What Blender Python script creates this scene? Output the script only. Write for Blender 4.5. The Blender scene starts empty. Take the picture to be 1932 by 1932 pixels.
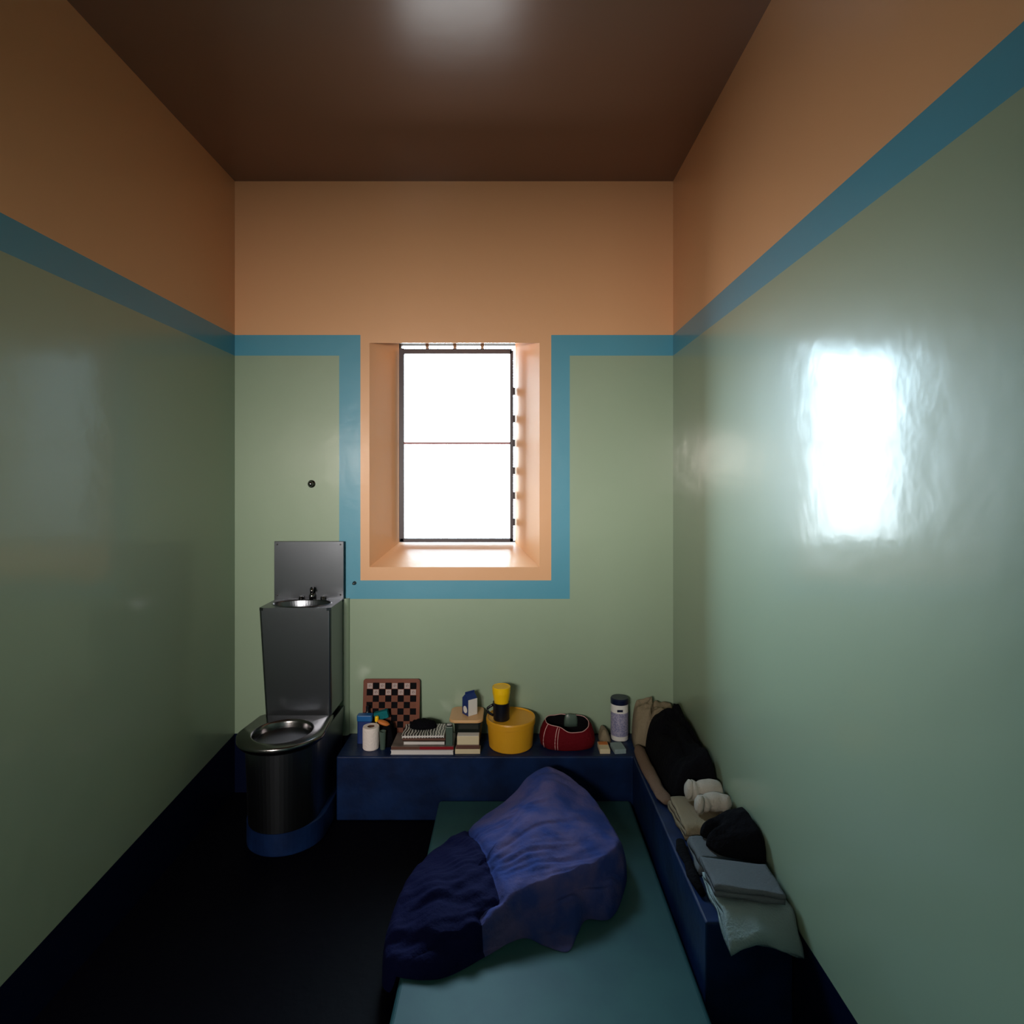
import bpy, bmesh, math, random
import numpy as np
from mathutils import Vector, Matrix, noise
random.seed(4)
PI = math.pi
C = bpy.context.scene.collection
EYE = 1.475
D = 2.8            # camera to far wall
HB = 0.2775        # bench top height
XL, XR = -1.305, 0.7625
YB = -0.35         # rear wall of the cell (with the fill opening)
ZC = 2.8825
BY = 2.5675        # front of far bench
BX = 0.525         # front of side bench

# ------------------------------------------------------------ materials
def lin(c):
    return tuple(((v/255)/12.92 if v/255 <= .04045 else ((v/255+.055)/1.055)**2.4) for v in c)

def mat(name, rgb, rough=.6, metal=0, bump=0, bscale=60, var=None, vscale=8, spec=.5, coat=0, stretch=None, trans=0, sheen=0, detail=3):
    m = bpy.data.materials.new(name); m.use_nodes = True
    nt = m.node_tree; N = nt.nodes; L = nt.links
    b = N['Principled BSDF']
    col = (*lin(rgb), 1)
    b.inputs['Base Color'].default_value = col
    b.inputs['Roughness'].default_value = rough
    b.inputs['Metallic'].default_value = metal
    b.inputs['Specular IOR Level'].default_value = min(spec, .12) if rough >= .75 else spec
    b.inputs['Coat Weight'].default_value = coat
    b.inputs['Coat Roughness'].default_value = .15
    b.inputs['Transmission Weight'].default_value = trans
    b.inputs['Sheen Weight'].default_value = sheen
    tc = N.new('ShaderNodeTexCoord')
    src = tc.outputs['Object']
    if stretch:
        mp = N.new('ShaderNodeMapping'); mp.inputs['Scale'].default_value = stretch
        L.new(src, mp.inputs['Vector']); src = mp.outputs['Vector']
    if var:
        n = N.new('ShaderNodeTexNoise'); n.inputs['Scale'].default_value = vscale; n.inputs['Detail'].default_value = 5
        L.new(src, n.inputs['Vector'])
        r = N.new('ShaderNodeValToRGB')
        r.color_ramp.elements[0].position = .38; r.color_ramp.elements[1].position = .62
        r.color_ramp.elements[0].color = col; r.color_ramp.elements[1].color = (*lin(var), 1)
        L.new(n.outputs['Fac'], r.inputs['Fac']); L.new(r.outputs['Color'], b.inputs['Base Color'])
    if bump:
        n = N.new('ShaderNodeTexNoise'); n.inputs['Scale'].default_value = bscale; n.inputs['Detail'].default_value = detail
        L.new(src, n.inputs['Vector'])
        bp = N.new('ShaderNodeBump'); bp.inputs['Strength'].default_value = bump; bp.inputs['Distance'].default_value = .01
        L.new(n.outputs['Fac'], bp.inputs['Height']); L.new(bp.outputs['Normal'], b.inputs['Normal'])
        if coat: L.new(bp.outputs['Normal'], b.inputs['Coat Normal'])
    return m

PEACH = (222, 168, 124); GREEN = (144, 164, 142); BLUE = (72, 148, 176); NAVY = (6, 14, 40)
M = {}
M['peach'] = mat('peach_gloss_paint', PEACH, .45, bump=.12, bscale=14, spec=.5, coat=.5)
M['green'] = mat('green_gloss_paint', GREEN, .45, bump=.14, bscale=9, spec=.5, coat=.65)
M['blue'] = mat('blue_gloss_paint', BLUE, .45, bump=.12, bscale=14, spec=.5, coat=.5)
M['navy'] = mat('navy_gloss_paint', NAVY, .3, bump=.15, bscale=14, spec=.3)
M['navy_bench'] = mat('navy_bench_paint', (16, 40, 84), .4, bump=.25, bscale=18, var=(10, 27, 62), vscale=7, spec=.3)
M['ceil'] = mat('ceiling_gloss_paint', (128, 94, 78), .27, bump=.10, bscale=7, spec=.3)
M['floor'] = mat('floor_paint', (3, 3, 12), .6, bump=.2, bscale=20, spec=.06)
M['tunnel'] = mat('dark_outer_tunnel', (70, 66, 62), .9, bump=.3, bscale=30)  # dark sides of the added window tunnel, keeping its bounce low
M['corr'] = mat('fill_corridor_paint', (150, 140, 125), .6)
M['steel'] = mat('brushed_steel', (112, 116, 124), .3, 1, bump=.03, bscale=300)
M['steel_bright'] = mat('polished_steel', (120, 118, 120), .2, 1)
M['darksteel'] = mat('dark_painted_steel', (52, 40, 50), .5)
M['winframe'] = mat('window_frame_paint', (170, 140, 120), .5)
M['redbar'] = mat('oxide_red_steel', (140, 78, 80), .5)
M['mattress'] = mat('green_vinyl', (46, 88, 92), .55, bump=.12, bscale=9, var=(40, 78, 86), vscale=5, spec=.25)
M['lilac'] = mat('lilac_duvet_cotton', (50, 66, 130), .85, bump=.4, bscale=70, var=(86, 82, 130), vscale=11, detail=5)
M['navyduvet'] = mat('navy_duvet_cotton', (8, 12, 52), .85, bump=.35, bscale=70, var=(12, 18, 66), vscale=9, detail=5)
M['black'] = mat('black_cloth', (9, 9, 15), .95, bump=.6, bscale=80, spec=.1)
M['blackplastic'] = mat('black_plastic', (10, 12, 22), .35)
M['beige'] = mat('beige_cloth', (134, 122, 102), .95, bump=.35, bscale=110)
M['tan_cloth'] = mat('tan_cloth', (118, 98, 86), .95, bump=.35, bscale=110)
M['whitecloth'] = mat('white_terry', (176, 170, 162), .98, bump=.35, bscale=160)
M['greycloth'] = mat('grey_terry', (96, 102, 108), .98, bump=.35, bscale=160)
M['paletowel'] = mat('pale_terry', (140, 158, 162), .98, bump=.35, bscale=160)
M['paper'] = mat('toilet_paper', (238, 226, 224), .95, bump=.3, bscale=120)
M['card'] = mat('brown_card', (90, 62, 48), .9)
M['white'] = mat('white_plastic', (226, 224, 222), .5)
M['cream'] = mat('cream_card', (216, 200, 168), .7)
M['yellow'] = mat('yellow_plastic', (226, 164, 36), .38, var=(218, 156, 34), vscale=4)
M['brightyellow'] = mat('bright_yellow_plastic', (246, 196, 12), .35)
M['tanlid'] = mat('tan_plastic', (216, 170, 120), .4)
M['darkjar'] = mat('dark_green_plastic', (28, 34, 32), .2)
M['greyjar'] = mat('grey_green_plastic', (74, 92, 84), .35)
M['red'] = mat('red_fabric', (98, 10, 22), .8, bump=.4, bscale=90)
M['lining'] = mat('dark_lining', (10, 8, 12), .95)
M['piping'] = mat('pink_white_piping', (220, 170, 170), .7)
M['lidblue'] = mat('dark_blue_plastic', (14, 22, 52), .3)
M['labelpurple'] = mat('purple_print_label', (120, 122, 160), .5, var=(166, 160, 186), vscale=160)
M['cobalt'] = mat('blue_plastic', (18, 92, 158), .4)
M['deepblue'] = mat('deep_blue_print', (22, 48, 112), .45)
M['teal'] = mat('teal_sponge', (20, 104, 112), .9, bump=.4, bscale=120)
M['orange'] = mat('orange_plastic', (206, 118, 52), .5)
M['boardwood'] = mat('board_wood', (118, 58, 34), .6, bump=.1, bscale=40, var=(106, 50, 30), vscale=10, stretch=(1, 6, 1))
M['boardblack'] = mat('board_black', (8, 7, 12), .8)
M['boardbrown'] = mat('board_brown', (108, 58, 38), .7)
M['boardwhite'] = mat('board_white', (176, 158, 156), .8)
M['boardmark'] = mat('board_mark', (104, 70, 70), .5)
M['bookred'] = mat('red_book_cover', (138, 22, 34), .4)
M['bookbrown'] = mat('brown_book_cover', (96, 62, 52), .5)
M['bookgrey'] = mat('grey_book_cover', (128, 118, 112), .45, var=(100, 92, 88), vscale=16)
M['pages'] = mat('page_edges', (214, 208, 208), .9)
M['bookwhite'] = mat('white_book_cover', (206, 204, 210), .45)
# magazine cover with dark wavy stripes
def stripes():
    m = mat('striped_magazine_cover', (220, 220, 216), .4); nt = m.node_tree; N = nt.nodes; L = nt.links
    w = N.new('ShaderNodeTexWave'); w.inputs['Scale'].default_value = 26; w.inputs['Distortion'].default_value = 5
    tc = N.new('ShaderNodeTexCoord'); L.new(tc.outputs['Object'], w.inputs['Vector'])
    r = N.new('ShaderNodeValToRGB'); r.color_ramp.elements[0].position = .42; r.color_ramp.elements[1].position = .56
    r.color_ramp.elements[0].color = (.006, .006, .01, 1); r.color_ramp.elements[1].color = (.6, .6, .58, 1)
    L.new(w.outputs['Fac'], r.inputs['Fac']); L.new(r.outputs['Color'], N['Principled BSDF'].inputs['Base Color'])
    return m
M['striped'] = stripes()
# clear glass that lets light straight through
g = bpy.data.materials.new('window_glass'); g.use_nodes = True
nt = g.node_tree; nt.nodes.remove(nt.nodes['Principled BSDF'])
tr = nt.nodes.new('ShaderNodeBsdfTransparent'); gl = nt.nodes.new('ShaderNodeBsdfGlossy'); gl.inputs['Roughness'].default_value = .05
mx = nt.nodes.new('ShaderNodeMixShader'); mx.inputs[0].default_value = .05
nt.links.new(tr.outputs[0], mx.inputs[1]); nt.links.new(gl.outputs[0], mx.inputs[2])
nt.links.new(mx.outputs[0], nt.nodes['Material Output'].inputs['Surface'])
M['glass'] = g

# ------------------------------------------------------------ object helpers
def obj(name, bm, m, parent=None, smooth=False, bevel=0, bseg=2):
    me = bpy.data.meshes.new(name)
    bmesh.ops.recalc_face_normals(bm, faces=bm.faces)
    bm.to_mesh(me); bm.free()
    for k in (m if isinstance(m, (list, tuple)) else [m]): me.materials.append(k)
    o = bpy.data.objects.new(name, me); C.objects.link(o)
    if smooth:
        for p in me.polygons: p.use_smooth = True
    if bevel:
        md = o.modifiers.new('bevel', 'BEVEL'); md.width = bevel; md.segments = bseg; md.limit_method = 'ANGLE'; md.angle_limit = .6
    if parent:
        o.parent = parent; o.matrix_parent_inverse = parent.matrix_world.inverted()
    return o

def thing(name, label, cat, loc=(0, 0, 0), group=None):
    o = bpy.data.objects.new(name, None); o.empty_display_size = .05; C.objects.link(o)
    o.location = loc; o.matrix_world = Matrix.Translation(loc)
    o['label'] = label; o['category'] = cat
    if group: o['group'] = group
    return o

def tag(o, label, cat, group=None):
    o['label'] = label; o['category'] = cat
    if group: o['group'] = group
    return o

def struct(name, bm, m, parent=None, label=None, cat=None, **k):
    o = obj(name, bm, m, parent, **k)
    if parent is None:
        o['kind'] = 'structure'
        if label: o['label'] = label; o['category'] = cat
    return o

def box(bm, x0, x1, y0, y1, z0, z1, rot=0, mi=0):
    cx, cy = (x0+x1)/2, (y0+y1)/2
    vs = []
    for z in (z0, z1):
        for x, y in ((x0, y0), (x1, y0), (x1, y1), (x0, y1)):
            dx, dy = x-cx, y-cy
            vs.append(bm.verts.new((cx+dx*math.cos(rot)-dy*math.sin(rot), cy+dx*math.sin(rot)+dy*math.cos(rot), z)))
    for f in ((0, 3, 2, 1), (4, 5, 6, 7), (0, 1, 5, 4), (1, 2, 6, 5), (2, 3, 7, 6), (3, 0, 4, 7)):
        fa = bm.faces.new([vs[i] for i in f]); fa.material_index = mi
    return bm
def nb(*a, **k): return box(bmesh.new(), *a, **k)

def lathe(prof, cx, cy, n=40, bm=None, cap0=True, cap1=True):
    bm = bm or bmesh.new(); rings = []
    for r, z in prof:
        rings.append([bm.verts.new((cx+r*math.cos(2*PI*i/n), cy+r*math.sin(2*PI*i/n), z)) for i in range(n)])
    for a, b in zip(rings, rings[1:]):
        for i in range(n): bm.faces.new((a[i], a[(i+1) % n], b[(i+1) % n], b[i]))
    if cap0: bm.faces.new(rings[0][::-1])
    if cap1: bm.faces.new(rings[-1])
    return bm

def tube(pts, r, n=8, bm=None, caps=True):
    bm = bm or bmesh.new(); pts = [Vector(p) for p in pts]; rings = []
    up = Vector((0, 0, 1))
    for i, p in enumerate(pts):
        t = (pts[min(i+1, len(pts)-1)]-pts[max(i-1, 0)]).normalized()
        a = t.cross(up)
        if a.length < .1: a = t.cross(Vector((1, 0, 0)))
        a.normalize(); b = a.cross(t).normalized()
        rr = r[i] if isinstance(r, (list, tuple)) else r
        ra, rb = rr if isinstance(rr, tuple) else (rr, rr)
        rings.append([bm.verts.new(p+a*ra*math.cos(2*PI*k/n)+b*rb*math.sin(2*PI*k/n)) for k in range(n)])
    for a, b in zip(rings, rings[1:]):
        for i in range(n): bm.faces.new((a[i], a[(i+1) % n], b[(i+1) % n], b[i]))
    if caps: bm.faces.new(rings[0][::-1]); bm.faces.new(rings[-1])
    return bm

def extrude_poly(pts, z0, z1, bm=None):
    bm = bm or bmesh.new()
    a = [bm.verts.new((x, y, z0)) for x, y in pts]; b = [bm.verts.new((x, y, z1)) for x, y in pts]
    n = len(pts)
    for i in range(n): bm.faces.new((a[i], a[(i+1) % n], b[(i+1) % n], b[i]))
    bm.faces.new(a[::-1]); bm.faces.new(b)
    return bm

def rrect(x0, x1, y0, y1, r, n=6):
    out = []
    for cx, cy, a0 in ((x1-r, y0+r, -PI/2), (x1-r, y1-r, 0), (x0+r, y1-r, PI/2), (x0+r, y0+r, PI)):
        for i in range(n+1):
            a = a0+PI/2*i/n; out.append((cx+r*math.cos(a), cy+r*math.sin(a)))
    return out

# ------------------------------------------------------------ soft heaps
def smooth_outline(poly, n=140):
    k = len(poly); out = []
    for i in range(n):
        t = i/n*k; j = int(t); f = t-j
        p0, p1, p2, p3 = [poly[(j+q) % k] for q in (-1, 0, 1, 2)]
        out.append(tuple(.5*((2*p1[c])+(-p0[c]+p2[c])*f+(2*p0[c]-5*p1[c]+4*p2[c]-p3[c])*f*f+(-p0[c]+3*p1[c]-3*p2[c]+p3[c])*f**3) for c in (0, 1)))
    return out

def tps(ctrl):
    P = np.array([(c[0], c[1]) for c in ctrl], float); z = np.array([c[2] for c in ctrl], float); n = len(P)
    def U(r): return np.where(r > 1e-9, r*r*np.log(np.maximum(r, 1e-9)), 0)
    K = U(np.linalg.norm(P[:, None]-P[None], axis=2))+np.eye(n)*1e-4
    A = np.zeros((n+3, n+3)); A[:n, :n] = K; A[:n, n] = 1; A[:n, n+1:] = P; A[n, :n] = 1; A[n+1:, :n] = P.T
    w = np.linalg.solve(A, np.concatenate([z, [0, 0, 0]]))
    def f(x, y):
        r = np.hypot(P[:, 0]-x, P[:, 1]-y)
        return float(U(r)@w[:n]+w[n]+w[n+1]*x+w[n+2]*y)
    return f

def seg_dist(x, y, a, b):
    ax, ay = a; bx, by = b; dx, dy = bx-ax, by-ay
    t = max(0, min(1, ((x-ax)*dx+(y-ay)*dy)/(dx*dx+dy*dy+1e-12)))
    px, py = ax+t*dx, ay+t*dy
    return math.hypot(x-px, y-py), math.copysign(1, dx*(y-ay)-dy*(x-ax)), t
def poly_dist(x, y, pl):
    best = (9, 1)
    for a, b in zip(pl, pl[1:]):
        d, s, t = seg_dist(x, y, a, b)
        if d < best[0]: best = (d, s)
    return best

def heap_bm(outline, z0, hf, edge=.05, amp=.006, freq=14, folds=(), seed=0, center=None, nr=44, na=160, zb=None, extra=None, matf=None, minh=.006, capb=True):
    """puffy cloth: outline in plan, hf(x,y)=height above z0; folds = (polyline, depth, width) creases that step down to the right of the line"""
    ol = smooth_outline(outline, na)
    cx = sum(p[0] for p in ol)/na; cy = sum(p[1] for p in ol)/na
    if center: cx, cy = center
    cl = ol+[ol[0]]
    bm = bmesh.new(); rings = []
    for j in range(nr):
        s = 1-(j/nr)**1.25
        ring = []
        for (ox, oy) in ol:
            x, y = cx+(ox-cx)*s, cy+(oy-cy)*s
            d = poly_dist(x, y, cl)[0] if s < 1 else 0
            q = 1-min(d/edge, 1)
            prof = math.sqrt(max(0, 1-q*q))
            h = max(hf(x, y), minh)
            v = Vector((x*freq+seed, y*freq, seed*1.7))
            h += amp*(noise.noise(v)*1.6+.8*noise.noise(v*2.7))
            for pl, dep, wid in folds:
                dd, sg = poly_dist(x, y, pl)
                if sg < 0: h -= dep*math.exp(-(dd/wid))
                else: h += dep*.25*math.exp(-(dd/(wid*.6))**2)
            if extra: h += extra(x, y)
            base = zb(x, y) if zb else z0
            z = base+(z0-base)*min(1, prof*1.6)+max(h, .004)*prof if zb else z0+max(h, .004)*prof
            ring.append(bm.verts.new((x, y, z)))
        rings.append(ring)
    for a, b in zip(rings, rings[1:]):
        for i in range(na): bm.faces.new((a[i], a[(i+1) % na], b[(i+1) % na], b[i]))
    s = rings[-1]; c = bm.verts.new((cx, cy, sum(v.co.z for v in s)/na))
    for i in range(na): bm.faces.new((s[i], s[(i+1) % na], c))
    if capb: bm.faces.new(rings[0][::-1])
    if matf:
        for f in bm.faces:
            p = f.calc_center_median(); f.material_index = matf(p.x, p.y)
    return bm

# folded cloth: a strip zig-zagged into layers, fold lines along x
def folded_bm(x0, x1, y0, y1, z0, z1, layers=3, amp=.003, seed=0, droop=None, taper=0, nx=22, start_front=True, skew=0):
    t = (z1-z0)/layers; path = []
    for k in range(layers):
        zc = z0+t*(k+.5)
        fr, bk = (y0+t*.5+random.uniform(0, .006), y1-t*.5-random.uniform(0, .006))
        seq = [fr+(bk-fr)*i/14 for i in range(15)]
        if (k % 2 == 0) != start_front: seq = seq[::-1]
        path += [(y, zc) for y in seq]
        if k < layers-1:
            ye = seq[-1]; sg = 1 if ye > (y0+y1)/2 else -1
            for a in (-60, -30, 0, 30, 60):
                r = math.radians(a); path.append((ye+sg*t*.5*math.cos(r), zc+t*.5+t*.5*math.sin(r)))
    top, bot = [], []
    for i, (y, z) in enumerate(path):
        a = path[max(0, i-1)]; b = path[min(len(path)-1, i+1)]
        dy, dz = b[0]-a[0], b[1]-a[1]; l = math.hypot(dy, dz) or 1
        ny, nz = -dz/l, dy/l; h = t*.43
        top.append((y+ny*h, z+nz*h)); bot.append((y-ny*h, z-nz*h))
    loop = top+bot[::-1]
    bm = bmesh.new(); rings = []
    for i in range(nx+1):
        u = i/nx; x = x0+(x1-x0)*u; ring = []
        ins = .5*t*(1 if i in (0, nx) else 0)
        for (y, z) in loop:
            nn = noise.noise(Vector((x*13+seed, y*13, z*22+seed)))
            zz = z+amp*nn*(1 if z > z0+t*.6 else .15)
            yy = y+amp*1.6*noise.noise(Vector((x*17, z*40, seed+5)))+skew*(u-.5)
            if i in (0, nx): zz = z0+(zz-z0)*.985
            xx = x+(amp*1.5*noise.noise(Vector((y*20, z*30, seed+9))))
            if droop: zz += droop(xx, yy)
            ring.append(bm.verts.new((xx, yy, zz)))
        rings.append(ring)
    n = len(loop)
    for a, b in zip(rings, rings[1:]):
        for i in range(n): bm.faces.new((a[i], a[(i+1) % n], b[(i+1) % n], b[i]))
    m = len(top)
    for r in (rings[0], rings[-1]):
        for i in range(m-1): bm.faces.new((r[i], r[i+1], r[n-2-i], r[n-1-i]))
    return bm

# ============================================================ THE ROOM
# ---- far wall, cells between break lines (plan units of 2.5 mm from the eye axis)
def wx(p): return (p-965)*.0025
def wz(p): return EYE-(p-905)*.0025
OPX = (697, 1018); OPY = (647, 1070)
xs = [443, 640, 680, 697, 1018, 1040, 1075, 1270]
zs = [342, 632, 647, 671, 1070, 1095, 1130, 1384, 1495]
bm = bmesh.new(); V = {}
def vv(x, y, z):
    k = (round(x, 5), round(y, 5), round(z, 5))
    if k not in V: V[k] = bm.verts.new(k)
    return V[k]
for i in range(len(xs)-1):
    for j in range(len(zs)-1):
        px, py = (xs[i]+xs[i+1])/2, (zs[j]+zs[j+1])/2
        if OPX[0] < px < OPX[1] and OPY[0] < py < OPY[1]: continue
        if py > 1384: mi = 3
        elif py < 632: mi = 0
        elif 680 < px < 1040 and py < 1095: mi = 0
        elif 640 < px < 1075 and py < 1130: mi = 2
        elif py < 671: mi = 2
        else: mi = 1
        f = bm.faces.new((vv(wx(xs[i]), D, wz(zs[j])), vv(wx(xs[i+1]), D, wz(zs[j])), vv(wx(xs[i+1]), D, wz(zs[j+1])), vv(wx(xs[i]), D, wz(zs[j+1]))))
        f.material_index = mi
# splayed reveals
YR = 2.98; k2 = YR/1120
IX = ((753-965)*k2, (972-965)*k2); IZ = (EYE-(1023-905)*k2, EYE+(905-648)*k2)
f0 = [(wx(OPX[0]), D, wz(OPY[0])), (wx(OPX[1]), D, wz(OPY[0])), (wx(OPX[1]), D, wz(OPY[1])), (wx(OPX[0]), D, wz(OPY[1]))]
f1 = [(IX[0], YR, IZ[1]), (IX[1], YR, IZ[1]), (IX[1], YR, IZ[0]), (IX[0], YR, IZ[0])]
f2 = [(x, YR+.06, z) for x, _, z in f1]
TD, FX, FZ = .34, .13, .10      # unseen outer tunnel, added to cut grazing sky light: depth and flare
cxw, czw = (IX[0]+IX[1])/2, (IZ[0]+IZ[1])/2
f3 = [(x+math.copysign(FX, x-cxw), YR+.06+TD, z+math.copysign(FZ, z-czw)) for x, _, z in f1]
o2 = [(XL-.1, YR+.06+TD, ZC+.1), (XR+.1, YR+.06+TD, ZC+.1), (XR+.1, YR+.06+TD, -.1), (XL-.1, YR+.06+TD, -.1)]
for A, B in ((f0, f1), (f1, f2), (f2, f3), (f3, o2)):
    for i in range(4):
        j = (i+1) % 4
        bm.faces.new([vv(*A[i]), vv(*A[j]), vv(*B[j]), vv(*B[i])]).material_index = 0 if A is f0 else 4
struct('wall_back', bm, [M['peach'], M['green'], M['blue'], M['navy'], M['tunnel']], label='far wall painted peach over pale green with a blue band stepping round the window', cat='wall')

ZT, ZBB = wz(632), wz(671)
def side_wall(name, x, out, lab, dz0):
    bm = bmesh.new()
    ys = [YB, D]
    lo = [(YB, HB-dz0*(D-YB)/.53), (D, HB)]
    def q(za, zb, mi):
        a = [bm.verts.new((x, YB, za[0])), bm.verts.new((x, D, za[1])), bm.verts.new((x, D, zb[1])), bm.verts.new((x, YB, zb[0]))]
        bm.faces.new(a).material_index = mi
    q((0, 0), (max(.0, lo[0][1]), HB), 3)
    q((max(.0, lo[0][1]), HB), (ZBB, ZBB), 1); q((ZBB, ZBB), (ZT, ZT), 2); q((ZT, ZT), (ZC, ZC), 0)
    bmesh.ops.remove_doubles(bm, verts=bm.verts, dist=1e-5)
    box(bm, min(x+out*.002, x+out*.1), max(x+out*.002, x+out*.1), YB, D, 0, ZC, mi=0)
    struct(name, bm, [M['peach'], M['green'], M['blue'], M['navy']], label=lab, cat='wall')
side_wall('wall_left', XL, -1, 'dim left wall, peach above a blue stripe and green below', .04)
side_wall('wall_right', XR, 1, 'glossy right wall, peach above a blue stripe and pale green below', 0)
struct('ceiling', nb(XL-.1, XR+.1, YB, D+.2, ZC, ZC+.1), M['ceil'], label='dark glossy brown painted ceiling', cat='ceiling')
struct('floor', nb(XL-.1, XR+.1, -2.2, D+.2, -.1, 0), M['floor'], label='near black painted floor', cat='floor')
# rear wall with an opening shaped for fill from an added corridor
DX0, DX1, DS, DZ = -1.15, -.35, 1.40, 1.90
bm = bmesh.new()
box(bm, XL-.1, DX0, YB-.15, YB, 0, ZC+.1); box(bm, DX1, XR+.1, YB-.15, YB, 0, ZC+.1); box(bm, DX0, DX1, YB-.15, YB, DZ, ZC+.1); box(bm, DX0+.20, DX1, YB-.15, YB, 0, DS); box(bm, DX0, DX0+.20, YB-.15, YB, 0, .25)
struct('wall_front', bm, M['green'], label='near wall with an unseen opening shaped to aim the corridor fill', cat='wall')
bm = bmesh.new()
box(bm, XL-.2, XL-.1, -2.2, YB-.15, 0, 2.8); box(bm, XR+.1, XR+.2, -2.2, YB-.15, 0, 2.8); box(bm, XL-.2, XR+.2, -2.3, -2.2, 0, 2.8); box(bm, XL-.2, XR+.2, -2.3, YB-.15, 2.8, 2.9)  # closed shell added to hold the fill lamp and keep sky out
struct('wall_fill_corridor', bm, M['corr'], label='plain unseen corridor shell added around the fill lamp', cat='wall')

# ---- pipe chase under the wash basin backsplash
pts = [(-.80, D+.002), (-.7575, D+.002)]
cx0, cx1 = -1.105, -.7625; yf = D-.022; r = .018
pl = [(cx0, D-.0005), (cx0, yf)]
for i in range(7):
    a = -PI/2+PI/2*i/6; pl.append((cx1-r+r*math.cos(a), yf+r+r*math.sin(a)))
pl.append((cx1, D-.0005))
struct('trim_1', extrude_poly(pl, HB, wz(1128)), M['green'], label='shallow green boxed pipe chase behind the steel basin', cat='pipe chase', smooth=False)

# ---- benches: one poured L-shaped ledge
LX0 = -.7575
pl = [(LX0, BY), (BX, BY), (BX, 1.605), (XR-.0005, 1.605), (XR-.0005, D-.0005), (LX0, D-.0005)]
bm = extrude_poly(pl, 0, HB)
b = obj('concrete_bench', bm, M['navy_bench'], bevel=.006, bseg=3)
tag(b, 'navy painted L-shaped concrete ledge along the far and right walls', 'bench')

# ---- window
w = bpy.data.objects.new('window_1', None); C.objects.link(w); w['kind'] = 'structure'
w['label'] = 'narrow barred window glowing white in a splayed reveal'; w['category'] = 'window'
w.location = ((IX[0]+IX[1])/2, YR, IZ[0]); w.matrix_world = Matrix.Translation(w.location)
# dark security frame standing inside the opening, short of the top and right edges
k3 = 2.96/1120
def fx(p): return (p-965)*k3
def fz(p): return EYE-(p-905)*k3
bm = bmesh.new(); y0, y1 = 2.95, 2.972
box(bm, fx(754), fx(762.5), y0, y1, fz(1022), fz(658)); box(bm, fx(962), fx(968.5), y0, y1, fz(1022), fz(662))
box(bm, fx(755), fx(968), y0, y1, fz(1022.5), fz(1015.5)); box(bm, fx(761), fx(966), y0, y1, fz(668), fz(658.5))
obj('security_frame', bm, M['darksteel'], w, bevel=.0015)
obj('cross_bar', nb(fx(761), fx(963), 2.952, 2.995, fz(838), fz(834)), M['redbar'], w)
for p in (806, 858, 910):
    obj('fixing_tab', nb(fx(p-3), fx(p+3), 2.955, 2.975, fz(659), fz(648)), M['winframe'], w)
for p in (738, 790, 836, 888, 935, 985):
    obj('fixing_tab', nb(fx(967.5), fx(972), 2.955, 2.975, fz(p+7), fz(p-7)), M['darksteel'], w)
obj('glass', nb(IX[0], IX[1], 3.02, 3.024, IZ[0], IZ[1]), M['glass'], w)
bm = bmesh.new()
box(bm, IX[0], IX[0]+.006, 3.005, 3.04, IZ[0], IZ[1]); box(bm, IX[0], IX[1], 3.005, 3.04, IZ[0], IZ[0]+.006)
obj('window_frame', bm, M['winframe'], w)

# ============================================================ TOILET + BASIN
T = thing('toilet_basin_unit', 'stainless steel toilet with a wash basin built on top, in the dim left corner', 'toilet', (-.93, 2.5, 0))
bm = nb(wx(522), wx(652), D-.030, D-.0235, wz(1132), wz(1020))
obj('backsplash', bm, M['steel'], T, bevel=.002)
for px, py in ((528, 1026), (646, 1026), (646, 1120), (528, 1120)):
    bm = bmesh.new(); bmesh.ops.create_uvsphere(bm, u_segments=10, v_segments=6, radius=.004)
    bmesh.ops.translate(bm, verts=bm.verts, vec=(wx(px), D-.030, wz(py)))
    obj('screw', bm, M['steel_bright'], T, smooth=True)
# basin cabinet
CX0, CX1 = -1.098, -.785; CYF = 2.578; CYB = 2.77; ZB = .918; ZD = .45
def lerp(a, b, t): return a+(b-a)*t
bm = bmesh.new(); n = 4
topo = rrect(CX0, CX1, CYF, CYB, .012, 4); boto = rrect(CX0+.026, CX1, CYF+.004, CYB, .012, 4)
a = [bm.verts.new((x, y, ZD)) for x, y in boto]; b_ = [bm.verts.new((x, y, ZB-.012)) for x, y in topo]
for i in range(len(a)): bm.faces.new((a[i], a[(i+1) % len(a)], b_[(i+1) % len(a)], b_[i]))
bm.faces.new(a[::-1])
obj('cabinet', bm, M['steel'], T, smooth=False)
# deck with round hole and bowl
bx, by_ = (CX0+CX1)/2, (CYF+CYB)/2-.004; rx, ry = .125, .078
N_ = 64
def ray_rect(a, X0, X1, Y0, Y1, cx, cy):
    c, s = math.cos(a), math.sin(a)
    t = min([v for v in ((X1-cx)/c if c > 1e-6 else 9, (X0-cx)/c if c < -1e-6 else 9, (Y1-cy)/s if s > 1e-6 else 9, (Y0-cy)/s if s < -1e-6 else 9)])
    return cx+c*t, cy+s*t
bm = bmesh.new(); rings = []
ang = [2*PI*i/N_+.001 for i in range(N_)]
rings.append([bm.verts.new((*ray_rect(t, CX0, CX1, CYF, CYB, bx, by_), ZB-.012)) for t in ang])
rings.append([bm.verts.new((*ray_rect(t, CX0, CX1, CYF, CYB, bx, by_), ZB)) for t in ang])
for s, dz in ((1.06, 0), (1.02, .003), (.98, -.002), (.93, -.02), (.84, -.06), (.65, -.095), (.35, -.11), (.08, -.115)):
    rings.append([bm.verts.new((bx+rx*s*math.cos(t), by_+ry*s*math.sin(t), ZB+dz)) for t in ang])
for p, q in zip(rings, rings[1:]):
    for i in range(N_): bm.faces.new((p[i], p[(i+1) % N_], q[(i+1) % N_], q[i]))
bm.faces.new(rings[-1])
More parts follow.
